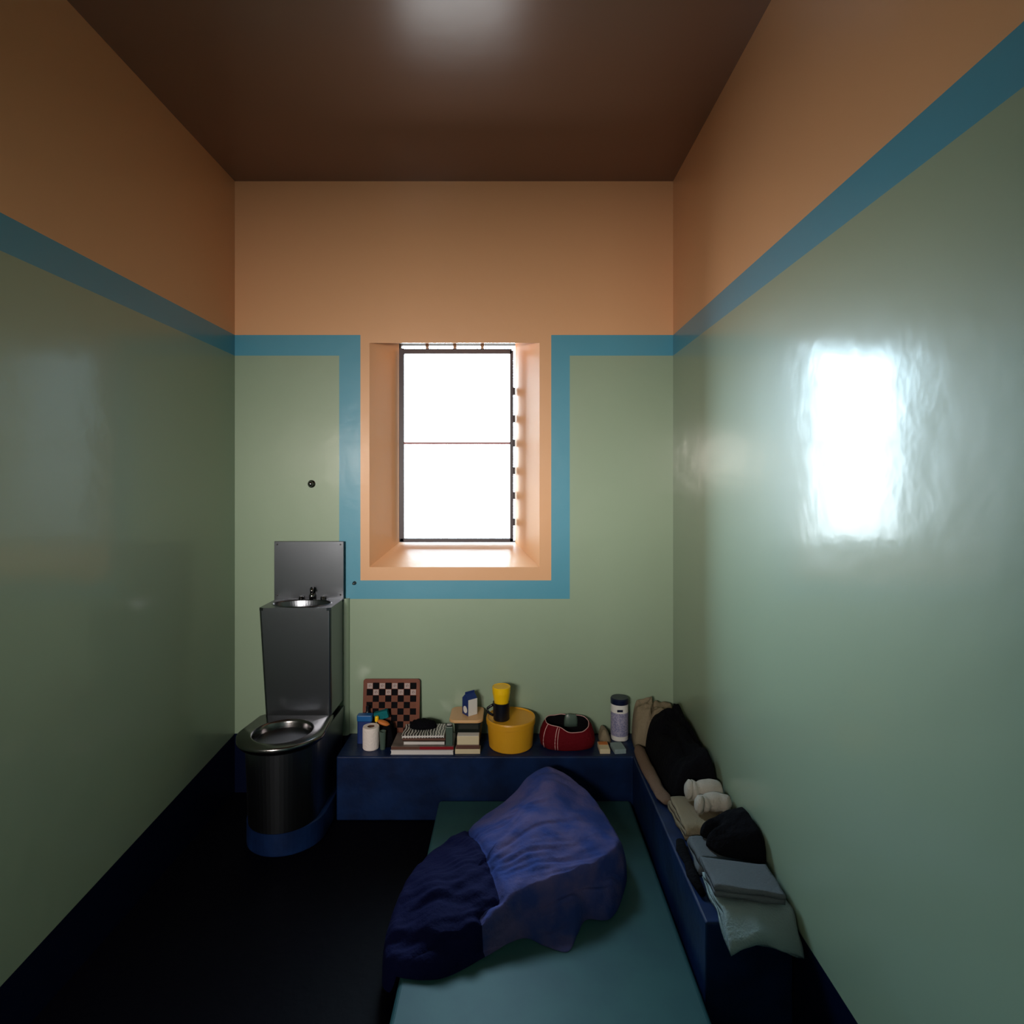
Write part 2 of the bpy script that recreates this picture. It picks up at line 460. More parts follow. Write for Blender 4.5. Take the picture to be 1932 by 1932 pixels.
obj('basin', bm, M['steel'], T, smooth=False)
bm = lathe([(.014, ZB), (.014, ZB+.02), (.010, ZB+.03)], -.925, CYB-.014, 16)
tube([(-.925, CYB-.014, ZB+.025), (-.925, CYB-.02, ZB+.05), (-.918, CYB-.04, ZB+.056), (-.912, CYB-.058, ZB+.046)], [.009, .009, .008, .007], 10, bm)
obj('drinking_spout', bm, M['steel_bright'], T, smooth=True)
for dx in (-.05, .05):
    obj('push_button', lathe([(.011, ZB), (.011, ZB+.012), (.008, ZB+.016)], -.925+dx, CYB-.016, 16), M['steel_bright'], T)
# toilet deck (horseshoe) with bowl
tcx, tcy = -.937, 2.43; R = .175
bm = bmesh.new(); hx, hy = -.93, 2.415; hr = .118
def deck_pt(t):
    c, s = math.cos(t), math.sin(t)
    # horseshoe: half circle in front, straight sides running back to the cabinet
    best = None
    for k in range(1, 400):
        x, y = hx+c*k*.001, hy+s*k*.001
        if y < tcy: inside = (x-tcx)**2+(y-tcy)**2 < R*R
        else: inside = abs(x-tcx) < R-(y-tcy)*.10 and y < 2.60
        if not inside: break
        best = (x, y)
    return best
out = [deck_pt(t) for t in ang]
rings = [[bm.verts.new((tcx+(x-tcx)*.95, tcy+(y-tcy)*.95, ZD-.03)) for x, y in out],
         [bm.verts.new((x, y, ZD-.018)) for x, y in out], [bm.verts.new((x, y, ZD-.004)) for x, y in out],
         [bm.verts.new((hx+(x-hx)*.97, hy+(y-hy)*.97, ZD)) for x, y in out]]
for s, dz in ((1.08, 0), (1.03, .004), (1.0, .003), (.96, -.008), (.9, -.05), (.78, -.12), (.55, -.17), (.3, -.19), (.1, -.195)):
    rings.append([bm.verts.new((hx+hr*s*math.cos(t), hy+hr*s*math.sin(t)+(1-s)*.01, ZD+dz)) for t in ang])
for p, q in zip(rings, rings[1:]):
    for i in range(N_): bm.faces.new((p[i], p[(i+1) % N_], q[(i+1) % N_], q[i]))
bm.faces.new(rings[-1]); bm.faces.new(rings[0][::-1])
obj('toilet_bowl', bm, M['steel_bright'], T, smooth=True)
# pedestal: round front, flat back
def horseshoe(cx, cy, r, yb, n=28, w=None):
    w = w or r
    return [(cx+r*math.cos(-PI+PI*i/n), cy+r*math.sin(-PI+PI*i/n)) for i in range(n+1)]+[(cx+w, yb), (cx-w, yb)]
bm = bmesh.new()
A = horseshoe(-.93, 2.435, .150, 2.765); B = horseshoe(-.93, 2.435, .138, 2.765)
prev = None
for P_, z in ((B, .1005), (A, ZD-.028)):
    rg = [bm.verts.new((x, y, z)) for x, y in P_]
    if prev:
        for i in range(len(rg)): bm.faces.new((prev[i], prev[(i+1) % len(rg)], rg[(i+1) % len(rg)], rg[i]))
    else: bm.faces.new(rg[::-1])
    prev = rg
bm.faces.new(prev)
obj('pedestal', bm, M['steel'], T, smooth=False, bevel=.002)
bm = extrude_poly(horseshoe(-.93, 2.475, .160, D-.001), .0, .10)
pln = obj('toilet_plinth', bm, M['navy_bench'], bevel=.006, bseg=3)
tag(pln, 'low rounded navy concrete plinth under the steel toilet', 'plinth')
bm = bmesh.new()
bmesh.ops.create_uvsphere(bm, u_segments=12, v_segments=8, radius=.012)
# little things fixed to the wall
def wall_stud(px, py, r, lab, cat, name):
    bm = bmesh.new(); ang = 20
    prof = [(r*1.3, 0), (r*1.3, .003), (r*.8, .004), (r*.8, .014), (r*.95, .018), (r*.6, .024), (.0005, .025)]
    lathe(prof, 0, 0, 20, bm)
    bmesh.ops.rotate(bm, verts=bm.verts, matrix=Matrix.Rotation(PI/2, 3, 'X'), cent=(0, 0, 0))
    bmesh.ops.translate(bm, verts=bm.verts, vec=(wx(px), D+.001, wz(py)))
    return tag(obj(name, bm, M['steel_bright'], smooth=True), lab, cat)
wall_stud(588, 913, .014, 'small round metal peg on the green wall above the basin', 'peg', 'coat_peg')
wall_stud(669, 1100, .007, 'tiny screw head on the blue band beside the backsplash', 'screw', 'wall_screw')

# ============================================================ BED
ML, MR, MT = -.3125, .512, .094
bm = nb(ML, MR, .55, 2.56, .0, MT)
bmesh.ops.subdivide_edges(bm, edges=bm.edges, cuts=1)
mm = obj('foam_mattress', bm, M['mattress'], bevel=.014, bseg=4)
tag(mm, 'thin green vinyl mattress lying on the floor along the side ledge', 'mattress')

ol = [(-.34, 1.655), (-.2, 1.64), (-.077, 1.715), (-.01, 1.765), (.045, 1.785), (.10, 1.755), (.165, 1.735), (.20, 1.80), (.235, 1.86), (.31, 1.865), (.37, 1.97), (.405, 2.12), (.34, 2.32), (.20, 2.43), (.10, 2.43), (.0, 2.36), (-.10, 2.32), (-.17, 2.26), (-.245, 2.18), (-.315, 2.08), (-.36, 1.95), (-.375, 1.82), (-.375, 1.72)]
h = tps([(.155, 2.30, .212), (.115, 2.30, .21), (.02, 2.27, .15), (-.06, 2.24, .11), (.22, 2.25, .158), (.32, 2.15, .13), (.05, 2.12, .185), (.16, 2.08, .175), (.26, 2.05, .155), (-.05, 2.1, .15), (.06, 1.97, .16), (.16, 1.97, .148), (-.036, 1.79, .095), (-.03, 1.92, .13), (-.15, 2.05, .12), (-.19, 1.86, .12), (-.25, 1.75, .09), (-.3, 1.7, .06), (-.3, 1.95, .085), (.096, 1.87, .130), (.19, 1.91, .135), (.27, 1.96, .135), (.0, 1.83, .115), (.36, 2.04, .13), (.36, 2.12, .11), (-.1, 1.72, .07), (-.15, 2.22, .08), (.16, 1.775, .075), (.06, 1.805, .10), (.30, 1.89, .11), (.19, 1.84, .12)])
def ls(pts): return smooth_open(pts)
def smooth_open(pts, n=10):
    out = []; P = [pts[0]]+list(pts)+[pts[-1]]
    for j in range(1, len(P)-2):
        for i in range(n):
            f = i/n; p0, p1, p2, p3 = P[j-1:j+3]
            out.append(tuple(.5*((2*p1[c])+(-p0[c]+p2[c])*f+(2*p0[c]-5*p1[c]+4*p2[c]-p3[c])*f*f+(-p0[c]+3*p1[c]-3*p2[c]+p3[c])*f**3) for c in (0, 1)))
    return out+[pts[-1]]
hem = ls([(-.13, 1.70), (-.05, 1.765), (.04, 1.825), (.12, 1.855), (.20, 1.89), (.28, 1.94), (.39, 2.04)])
hem2 = ls([(.02, 1.775), (.09, 1.80), (.16, 1.825), (.23, 1.855), (.31, 1.91)])
mid = ls([(-.06, 1.98), (.05, 2.045), (.16, 2.10), (.32, 2.20)])
navf = ls([(-.37, 1.74), (-.28, 1.73), (-.18, 1.70), (-.09, 1.73)])
navg = ls([(-.36, 1.83), (-.27, 1.82), (-.19, 1.84), (-.12, 1.92)])
seam = [(-.055, 1.58), (-.07, 1.70), (-.095, 1.76), (-.035, 1.80)]+ls([(-.045, 1.84), (-.075, 1.94), (-.12, 2.07), (-.155, 2.18), (-.175, 2.40)])
def sstep(v): v = max(0, min(1, v)); return v*v*(3-2*v)
def step(x, y, pl, dep, w, reach):
    """below (to the right of) the line the surface drops by dep and slowly recovers"""
    d, sg = poly_dist(x, y, pl); ends = min(math.dist((x, y), pl[0]), math.dist((x, y), pl[-1]))
    fade = sstep(ends/.05); d *= sg
    if d > 0: return fade*dep*.12*math.exp(-(d/.03)**2)
    return -fade*dep*(sstep(-d/w)*math.exp(d/reach)*1.12-.12)
def drape(x, y):
    n_ = noise.noise(Vector((x*3, y*3, 2.2)))
    z = step(x, y, hem, .055, .012, .35)+step(x, y, hem2, .032, .012, .25)+step(x, y, mid, .010, .014, .03)+step(x, y, navf, .02, .03, .06)+step(x, y, navg, .015, .03, .06)
    u = -.42*x+.9*y; v = .9*x+.42*y
    w_ = max(0, noise.noise(Vector((u*7, v*4, 8)))+.25)
    z += .005*math.sin(u*110+9*noise.noise(Vector((x*5, y*5, 1))))*w_
    z += .0032*math.sin(u*250+v*40+9*n_)*max(0, noise.noise(Vector((u*9, v*6, 3)))+.2)
    d, s_ = poly_dist(x, y, seam)
    if s_ > 0: z += .0035*math.sin((x*.85+y*.5)*48+6*n_)+.005*noise.noise(Vector((x*22, y*22, 1)))
    return z-.014*math.exp(-(d/.012)**2)
def duv_base(x, y):
    return MT+.0015 if x > ML-.008 else MT-.05*sstep((ML-x)/.03)
bm = heap_bm(ol, MT+.0015, h, edge=.035, amp=.006, freq=8, seed=3.1, center=(0, 2.05), nr=110, na=360, zb=duv_base, extra=drape, capb=False)
lay = bm.verts.layers.float.new('seam')
for v in bm.verts:
    d, s_ = poly_dist(v.co.x, v.co.y, seam); v[lay] = .5+d*s_*2
m = M['lilac']; nt = m.node_tree; NN = nt.nodes
at_ = NN.new('ShaderNodeAttribute'); at_.attribute_name = 'seam'
gt = NN.new('ShaderNodeMath'); gt.operation = 'GREATER_THAN'; gt.inputs[1].default_value = .5
nt.links.new(at_.outputs['Fac'], gt.inputs[0])
mixc = NN.new('ShaderNodeMix'); mixc.data_type = 'RGBA'; nt.links.new(gt.outputs[0], mixc.inputs[0])
src = NN['Principled BSDF'].inputs['Base Color'].links[0].from_socket
nt.links.new(src, mixc.inputs[6]); mixc.inputs[7].default_value = (*lin((8, 12, 56)), 1)
nt.links.new(mixc.outputs[2], NN['Principled BSDF'].inputs['Base Color'])
dv = obj('duvet', bm, M['lilac'], smooth=True)
tag(dv, 'crumpled duvet, lilac blue one side and navy the other, heaped on the mattress', 'duvet')

# ============================================================ THINGS ON THE FAR LEDGE
Z = HB+.0006
# checkerboard leaning on the wall
def checkerboard():
    t = thing('checkerboard', 'brown and black checkerboard leaning upright against the wall', 'board game', (-.56, 2.755, Z))
    W = .265; rot = Matrix.Rotation(math.radians(-5.5), 4, 'X')
    bm = bmesh.new()
    o = extrude_poly(rrect(0, W, 0, W, .012), 0, .007, bm)
    fr = obj('board', bm, M['boardwood'], t, bevel=.001)
    bm = bmesh.new(); m0 = .0165; q = (W-2*m0)/8
    for r_ in range(8):
        for c_ in range(8):
            x = m0+c_*q; y = W-m0-(r_+1)*q
            dark = (r_+c_) % 2 == 1
            mi = 0 if dark else (2 if r_ < 2 else 1)
            e = .0 if dark else .0022
            vs = [bm.verts.new(p) for p in ((x+e, y+e, .0075), (x+q-e, y+e, .0075), (x+q-e, y+q-e, .0075), (x+e, y+q-e, .0075))]
            bm.faces.new(vs).material_index = mi
            if mi == 2:    # small curled mark on each pale square
                for s0 in range(5):
                    a = s0*1.1; cx, cy = x+q/2+.0055*math.cos(a)*(1-s0*.1), y+q/2+.0055*math.sin(a)*(1-s0*.1)
                    vs = [bm.verts.new((cx+dx, cy+dy, .0079)) for dx, dy in ((-.0016, -.0016), (.0016, -.0016), (.0016, .0016), (-.0016, .0016))]
                    bm.faces.new(vs).material_index = 3
    for f in bm.faces:
        if f.normal.z < 0: f.normal_flip()
    sq = obj('squares', bm, [M['boardblack'], M['boardbrown'], M['boardwhite'], M['boardmark']], t)
    base = Matrix.Translation((-.6925, 2.757, Z))@Matrix.Rotation(math.radians(90-6), 4, 'X')
    for o_ in (fr, sq): o_.data.transform(base)
    for o_ in (fr, sq): o_.data.update()
checkerboard()

# toilet roll
t = thing('toilet_roll', 'white toilet roll standing upright on the left end of the ledge', 'toilet roll', (-.627, 2.65, Z))
bm = bmesh.new()
lathe([(.016, Z+.001), (.034, Z), (.0365, Z+.004), (.037, Z+.05), (.0365, Z+.092), (.035, Z+.097), (.0165, Z+.097), (.016, Z+.001)], -.627, 2.65, 40, bm, False, False)
obj('roll', bm, M['paper'], t, smooth=False)
obj('cardboard_core', lathe([(.0155, Z+.0015), (.0155, Z+.096), (.0145, Z+.096), (.0145, Z+.0015)], -.627, 2.65, 30, None, False, False), M['card'], t)
# blue carton and black bottle
t = thing('detergent_box', 'blue plastic tub behind the toilet roll', 'container', (-.667, 2.708, Z))
obj('body', extrude_poly(rrect(-.700, -.634, 2.690, 2.724, .008), Z, Z+.10), M['deepblue'], t)
obj('lid', extrude_poly(rrect(-.702, -.632, 2.689, 2.7255, .008), Z+.10, Z+.127), M['cobalt'], t, bevel=.003)
t = thing('black_bottle', 'black bottle peeping above the blue tub', 'bottle', (-.664, 2.739, Z))
obj('body', lathe([(.011, Z), (.0125, Z+.004), (.0125, Z+.115), (.008, Z+.13), (.006, Z+.133)], -.664, 2.7395, 20), M['blackplastic'], t, smooth=True)
obj('cap', lathe([(.0075, Z+.1325), (.0075, Z+.152), (.006, Z+.154)], -.664, 2.7395, 16), M['blackplastic'], t)
# dark wash bag with teal sponge and orange thing
bm = heap_bm([(-.592, 2.665), (-.56, 2.655), (-.532, 2.662), (-.532, 2.70), (-.535, 2.735), (-.57, 2.742), (-.595, 2.735)], Z, lambda x, y: .085, edge=.02, amp=.008, freq=30, nr=20, na=60)
tag(obj('wash_bag', bm, M['black'], smooth=True), 'black soft wash bag in front of the checkerboard', 'bag')
bm = bmesh.new(); box(bm, -.035, .028, -.012, .012, -.0, .034); bmesh.ops.bevel(bm, geom=bm.edges[:], offset=.004, segments=2)
bmesh.ops.transform(bm, matrix=Matrix.Translation((-.588, 2.722, Z+.104))@Matrix.Rotation(-.25, 4, 'Y'), verts=bm.verts)
tag(obj('sponge', bm, M['teal']), 'teal sponge lying on top of the black wash bag', 'sponge')
bm = bmesh.new(); bmesh.ops.create_uvsphere(bm, u_segments=20, v_segments=10, radius=1)
bmesh.ops.transform(bm, matrix=Matrix.Translation((-.578, 2.683, Z+.098))@Matrix.Rotation(.35, 4, 'Y')@Matrix.Diagonal((.030, .017, .010, 1)), verts=bm.verts)
tag(obj('soap_bar', bm, M['orange'], smooth=True), 'orange bar of soap resting on the front of the black wash bag', 'soap')
t = thing('small_bottle', 'small bottle with a bright yellow cap between toilet roll and soap', 'bottle', (-.612, 2.70, Z))
obj('body', lathe([(.010, Z), (.010, Z+.09), (.007, Z+.10)], -.612, 2.698, 18), M['blackplastic'], t)
obj('cap', lathe([(.009, Z+.0995), (.009, Z+.118), (.007, Z+.122)], -.612, 2.698, 18), M['brightyellow'], t)
tag(obj('plastic_cup', lathe([(.011, Z), (.0145, Z+.08), (.0138, Z+.08), (.0105, Z+.003)], -.572, 2.638, 24, None, True, True), M['greyjar'], smooth=False), 'narrow grey plastic cup just right of the toilet roll', 'cup')

# books and magazines
def book(name, x0, x1, y0, y1, z0, z1, cover, label, rot=0, cat='book', curl=0, top=None, spine=False):
    t = thing(name, label, cat, ((x0+x1)/2, (y0+y1)/2, z0), 'books and magazines stacked on the ledge')
    c = min(.0022, (z1-z0)*.25)
    bm = bmesh.new(); box(bm, x0, x1, y0, y1, z0, z0+c, rot); box(bm, x0, x1, y0, y1, z1-c, z1, rot)
    if spine: box(bm, x0, x1, y0, y0+.003, z0, z1, rot)
    obj('cover', bm, top or cover, t)
    obj('pages', nb(x0+.002, x1-.002, y0+(.003 if spine else .0015), y1-.002, z0+c, z1-c, rot), M['pages'], t)
    return t
book('book', -.526, -.253, 2.584, 2.725, Z, .2972, M['bookwhite'], 'large white-edged book at the bottom of the tall stack')
t = book('book', -.524, -.253, 2.588, 2.728, .2976, .312, M['bookgrey'], 'large grey book with brown and red spine, second from the stack bottom', spine=False)
obj('spine_panel', nb(-.524, -.40, 2.5868, 2.588, .2985, .3112), M['bookbrown'], t)
obj('spine_panel', nb(-.40, -.253, 2.5868, 2.588, .2985, .3112), M['bookred'], t)['label'] = 'dark red right half of the spine'
book('book', -.474, -.292, 2.60, 2.70, .3125, .3290, M['bookgrey'], 'smaller grey book lying third up in the tall stack')
book('book', -.478, -.290, 2.602, 2.702, .3294, .3440, M['bookbrown'], 'brown book directly under the striped magazine', spine=True)
t = book('magazine', -.482, -.296, 2.598, 2.72, .3444, .3560, M['bookwhite'], 'magazine with a black and white striped cover on top of the tall stack', rot=.03, cat='magazine', top=M['striped'])
bm = heap_bm([(-.462, 2.690), (-.44, 2.655), (-.39, 2.648), (-.345, 2.665), (-.34, 2.70), (-.39, 2.715), (-.44, 2.715)], .3585, lambda x, y: .035-.25*abs(x+.40), edge=.02, amp=.006, freq=30, nr=20, na=70)
tag(obj('knit_cap', bm, M['black'], smooth=True), 'black crumpled cap on top of the magazine stack', 'cap')
t = thing('narrow_box', 'narrow grey-green box standing at the right end of the magazine stack', 'box', (-.27, 2.60, .3125))
obj('body', nb(-.287, -.257, 2.592, 2.617, .3125, .395), M['greyjar'], t, bevel=.002)
obj('cap', nb(-.284, -.260, 2.594, 2.615, .395, .404), M['darkjar'], t, bevel=.002)

# tan lidded container
t = thing('food_container', 'dark square container with a tan lid left of the yellow tub', 'container', (-.19, 2.71, Z))
bm = bmesh.new(); prev = None
for s, z in ((.80, Z), (.84, Z+.01), (1, .395)):
    P_ = rrect(-.195-.062*s, -.195+.066*s, 2.708-.068*s, 2.708+.074*s, .018*s)
    rg = [bm.verts.new((x, y, z)) for x, y in P_]
    if prev:
        for i in range(len(rg)): bm.faces.new((prev[i], prev[(i+1) % len(rg)], rg[(i+1) % len(rg)], rg[i]))
    else: bm.faces.new(rg[::-1])
    prev = rg
bm.faces.new(prev)
obj('body', bm, M['darkjar'], t)
obj('lid', extrude_poly(rrect(-.278, -.127, 2.628, 2.792, .03), .395, .409), M['tanlid'], t, bevel=.004, bseg=3)
# carton on the lid, blue and white
t = thing('drink_carton', 'small blue and white carton standing on the tan lid', 'carton', (-.19, 2.70, .4095))
bm = bmesh.new(); r45 = math.radians(38); c0 = (-.190, 2.705); hw = .0245; z0, z1, z2 = .4096, .482, .512
def rp(x, y): return (c0[0]+x*math.cos(r45)-y*math.sin(r45), c0[1]+x*math.sin(r45)+y*math.cos(r45))
vb = [bm.verts.new((*rp(x, y), z0)) for x, y in ((-hw, -hw), (hw, -hw), (hw, hw), (-hw, hw))]
vt = [bm.verts.new((*rp(x, y), z1)) for x, y in ((-hw, -hw), (hw, -hw), (hw, hw), (-hw, hw))]
for i in range(4):
    f = bm.faces.new((vb[i], vb[(i+1) % 4], vt[(i+1) % 4], vt[i])); f.material_index = 1 if i == 0 else 0
bm.faces.new(vb[::-1])
ra, rb = bm.verts.new((*rp(-hw, 0), z2-.008)), bm.verts.new((*rp(hw, 0), z2-.008))
bm.faces.new((vt[0], vt[1], rb, ra)); bm.faces.new((vt[2], vt[3], ra, rb)); bm.faces.new((vt[1], vt[2], rb)); bm.faces.new((vt[3], vt[0], ra))
obj('body', bm, [M['deepblue'], M['white']], t)
bm = bmesh.new(); vs = [(*rp(-hw, -.002), z2-.009), (*rp(hw, -.002), z2-.009), (*rp(hw, .002), z2-.009), (*rp(-hw, .002), z2-.009)]
a = [bm.verts.new(v) for v in vs]; b_ = [bm.verts.new((v[0], v[1], z2)) for v in vs]
for i in range(4): bm.faces.new((a[i], a[(i+1) % 4], b_[(i+1) % 4], b_[i]))
bm.faces.new(a[::-1]); bm.faces.new(b_)
obj('gable_seal', bm, M['deepblue'], t)
# round pale print on the blue face
bm = bmesh.new(); ns = 24
vs = [bm.verts.new((*rp(-hw-.0006, .000+.016*math.cos(2*PI*i/ns)), z0+.024+.016*math.sin(2*PI*i/ns))) for i in range(ns)]
bm.faces.new(vs)
o_ = obj('round_print', bm, M['white'], t)
# small boxes in front of the container
G2 = 'small boxes stacked before the tan lidded container'
def sbox(name, x0, x1, y0, y1, z0, z1, m, lab, cat='box', flap=None, group=G2, rot=0):
    t = thing(name, lab, cat, ((x0+x1)/2, (y0+y1)/2, z0), group)
    obj('carton', nb(x0, x1, y0, y1, z0, z1-.001, rot), m, t, bevel=.0012)
    e = .0008
    obj('top_flap', nb(x0+.001, x1-.001, y0+.001, y1-.001, z1-.001, z1, rot), flap or m, t)
    return t
sbox('cream_box', -.246, -.137, 2.590, 2.630, Z, .2985, M['cream'], 'flat cream box at the bottom of the small stack beside the yellow tub')
sbox('brown_box', -.242, -.140, 2.591, 2.630, .2989, .3165, M['bookbrown'], 'brown box in the middle of the small stack beside the yellow tub')
sbox('soap_carton', -.238, -.142, 2.592, 2.630, .3169, .3555, M['cream'], 'cream box on top of the small stack beside the yellow tub', flap=M['white'])

# yellow tub with mug and cup
tx, ty = -.003, 2.681
t = thing('yellow_tub', 'big round yellow plastic tub with its lid on', 'tub', (tx, ty, Z))
obj('body', lathe([(.094, Z), (.098, Z+.004), (.106, .385)], tx, ty, 72), M['yellow'], t, smooth=False)
obj('lid', lathe([(.1065, .380), (.110, .382), (.111, .402), (.109, .4085), (.104, .4085), (.1015, .4045), (.0, .4045)][:6]+[(.001, .4045)], tx, ty, 72), M['yellow'], t, smooth=False)
ZL = .405
mx_, my_ = -.045, 2.652
t = thing('black_mug', 'black mug standing on the yellow tub, holding a yellow cup', 'mug', (mx_, my_, ZL))
obj('body', lathe([(.0335, ZL), (.036, ZL+.004), (.0385, .483), (.0350, .483), (.0335, ZL+.008), (.001, ZL+.006)], mx_, my_, 40), M['blackplastic'], t, smooth=False)
hp = [(mx_-.036+-.028*math.sin(PI*i/10), my_-.004, .472-.048*i/10) for i in range(11)]
obj('handle', tube(hp, [(.0045, .006)]*11, 8), M['blackplastic'], t, smooth=True)
t = tag(obj('yellow_cup', lathe([(.026, .428), (.0272, .431), (.0325, .484), (.0395, .525), (.0395, .538), (.041, .538), (.041, .551), (.039, .553), (.037, .551), (.001, .551)], mx_, my_, 40), M['brightyellow']), 'bright yellow lidded cup nested inside the black mug on the tub', 'cup')

# red bag
t = thing('red_pouch', 'dark red fabric bag with white piping, gaping open right of the yellow tub', 'bag', (.25, 2.69, Z))
NA = 96; ccx, ccy = .252, 2.693
def ell(a, rx_, ry_): 
    c, s = math.cos(a), math.sin(a)
    return ccx+rx_*math.copysign(abs(c)**.8, c), ccy+ry_*math.copysign(abs(s)**.8, s)
def rimh(a):
    s = math.sin(a); c = math.cos(a)
    back = .108; front = .088+.010*math.cos(c*PI*1.0+2.2)-.012*c
    f = (1-s)/2; f = f*f*(3-2*f)
    return back*(1-f)+front*f
bm = bmesh.new(); rings = []
for k, (fz_, rs) in enumerate([(0, .95), (.06, 1.0), (.3, 1.03), (.6, .99), (.85, .90), (1.0, .80)]):
    rg = []
    for i in range(NA):
        a = 2*PI*i/NA; x, y = ell(a, .122*rs, .078*rs)
        hh = rimh(a)*fz_; ww = .004*noise.noise(Vector((x*25, y*25, fz_*3)))
        rg.append(bm.verts.new((x+ww, min(y+ww, D-.012), Z+hh+(ww if fz_ > .2 else 0))))
    rings.append(rg)
for p, q in zip(rings, rings[1:]):
    for i in range(NA): bm.faces.new((p[i], p[(i+1) % NA], q[(i+1) % NA], q[i]))
bm.faces.new(rings[0][::-1])
rim = [v.co.copy() for v in rings[-1]]
obj('body', bm, M['red'], t, smooth=True)
bm = bmesh.new(); r0 = [bm.verts.new(v) for v in rim]
rr = [r0]
for s, dz in ((.93, -.02), (.85, -.05), (.6, -.07), (.2, -.075)):
    rr.append([bm.verts.new((ccx+(v.x-ccx)*s, ccy+(v.y-ccy)*s, max(Z+.012, v.z+dz))) for v in rim])
for p, q in zip(rr, rr[1:]):
    for i in range(NA): bm.faces.new((p[i], p[(i+1) % NA], q[(i+1) % NA], q[i]))
bm.faces.new(rr[-1])
obj('lining', bm, M['lining'], t, smooth=True)
obj('piping', tube(rim+[rim[0]], .0016, 6, caps=False), M['piping'], t, smooth=True)
def surf(a, u):
    rs = np.interp(u, [0, .06, .3, .6, .85, 1], [.95, 1, 1.03, .99, .90, .80]); x, y = ell(a, .1235*rs, .0795*rs)
    return (x, y, Z+rimh(a)*u)
for a in (-PI*.63, -PI*.60, -PI*.82):
    obj('stripe', tube([surf(a, u) for u in (.04, .2, .35, .5, .65, .8, .92, .99)], .0017, 6), M['piping'], t, smooth=True)
bm = heap_bm([(.245, 2.735), (.27, 2.730), (.30, 2.735), (.305, 2.748), (.27, 2.752), (.245, 2.75)], Z+.06, lambda x, y: .056, edge=.012, amp=.004, freq=40, nr=12, na=50)
tag(obj('green_cloth', bm, M['greyjar'], smooth=True), 'dark green cloth poking out at the back of the red bag', 'cloth')

# paper wrapper, packets, canister
bm = heap_bm([(.402, 2.70), (.43, 2.685), (.452, 2.70), (.452, 2.76), (.43, 2.78), (.405, 2.77)], Z, lambda x, y: .06-.9*abs(x-.42), edge=.02, amp=.006, freq=40, nr=16, na=60)
tag(obj('paper_bag', bm, M['beige'], smooth=True), 'crumpled grey paper bag between the red bag and the wipes tub', 'bag')
sbox('orange_packet', .386, .431, 2.590, 2.668, Z, .2985, M['cream'], 'small cream packet with a red orange top, right of the red bag', 'packet', group=None)
obj('printed_panel', nb(.388, .429, 2.635, 2.666, .2984, .2992), M['orange'], bpy.data.objects['orange_packet'])
sbox('white_packet', .446, .497, 2.590, 2.662, Z, .2985, M['paletowel'], 'small pale blue white packet in front of the wipes canister', 'packet', group=None, rot=.12)
t = thing('wipes_canister', 'tall white canister with a dark blue lid near the far right corner', 'canister', (.500, 2.748, Z))
obj('body', lathe([(.038, Z), (.040, Z+.003), (.040, Z+.168)], .5, 2.748, 40), M['white'], t)
obj('label_band', lathe([(.0405, Z+.022), (.0405, Z+.128)], .5, 2.748, 40, None, False, False), M['labelpurple'], t, smooth=True)
obj('lid', lathe([(.0415, Z+.165), (.0415, Z+.186), (.038, Z+.191)], .5, 2.748, 40), M['lidblue'], t)
obj('printed_mark', nb(.482, .508, 2.7065, 2.7085, Z+.136, Z+.146), M['lidblue'], t)

# ============================================================ CLOTHES ON THE SIDE LEDGE
bm = heap_bm([(.555, 2.635), (.62, 2.625), (.72, 2.63), (.75, 2.66), (.752, 2.77), (.65, 2.785), (.57, 2.78), (.55, 2.70)], Z, tps([(.57, 2.74, .165), (.65, 2.76, .185), (.73, 2.74, .16), (.57, 2.65, .12), (.65, 2.65, .15), (.73, 2.65, .14)]), edge=.03, amp=.012, freq=16, seed=8, nr=28, na=90,
             folds=[([(.60, 2.63), (.64, 2.70), (.66, 2.78)], .03, .02)])
tag(obj('towel', bm, M['beige'], smooth=True), 'beige towel bunched up in the far right corner behind the black jacket', 'towel')
ha = tps([(.62, 2.56, .17), (.70, 2.57, .22), (.74, 2.5, .21), (.60, 2.4, .10), (.68, 2.42, .19), (.74, 2.35, .19), (.62, 2.25, .11), (.72, 2.25, .19), (.73, 2.19, .19), (.6, 2.5, .13)])
bm = heap_bm([(.586, 2.60), (.588, 2.48), (.592, 2.35), (.602, 2.24), (.62, 2.195), (.69, 2.175), (.754, 2.172), (.757, 2.4), (.757, 2.60), (.70, 2.615), (.64, 2.612)], Z, ha, edge=.045, amp=.012, freq=12, seed=1, nr=36, na=140,
             folds=[([(.60, 2.55), (.66, 2.45), (.68, 2.3)], .03, .03), ([(.70, 2.60), (.71, 2.45), (.74, 2.3)], .02, .02)])
tag(obj('jacket', bm, M['black'], smooth=True), 'bulky black jacket heaped on the side ledge near the corner', 'jacket')
# beige sleeve along the front edge
pts = [(.555, 2.61, Z+.022), (.553, 2.56, Z+.025), (.551, 2.48, Z+.024), (.552, 2.40, Z+.023), (.556, 2.32, Z+.021), (.558, 2.26, Z+.018), (.566, 2.215, Z+.015), (.575, 2.175, Z+.012)]
bm = tube(pts, [(.012, .012), (.024, .022), (.026, .021), (.026, .020), (.025, .019), (.022, .016), (.028, .012), (.020, .009)], 20)
bmesh.ops.subdivide_edges(bm, edges=bm.edges, cuts=2, use_grid_fill=True)
for v in bm.verts: v.co += Vector((0, 0, 1))*.004*noise.noise(v.co*40)
for v in bm.verts: v.co.z = max(v.co.z, Z+.0003)
tag(obj('rolled_garment', bm, M['tan_cloth'], smooth=True), 'rolled tan garment along the ledge edge beside the black jacket', 'garment')
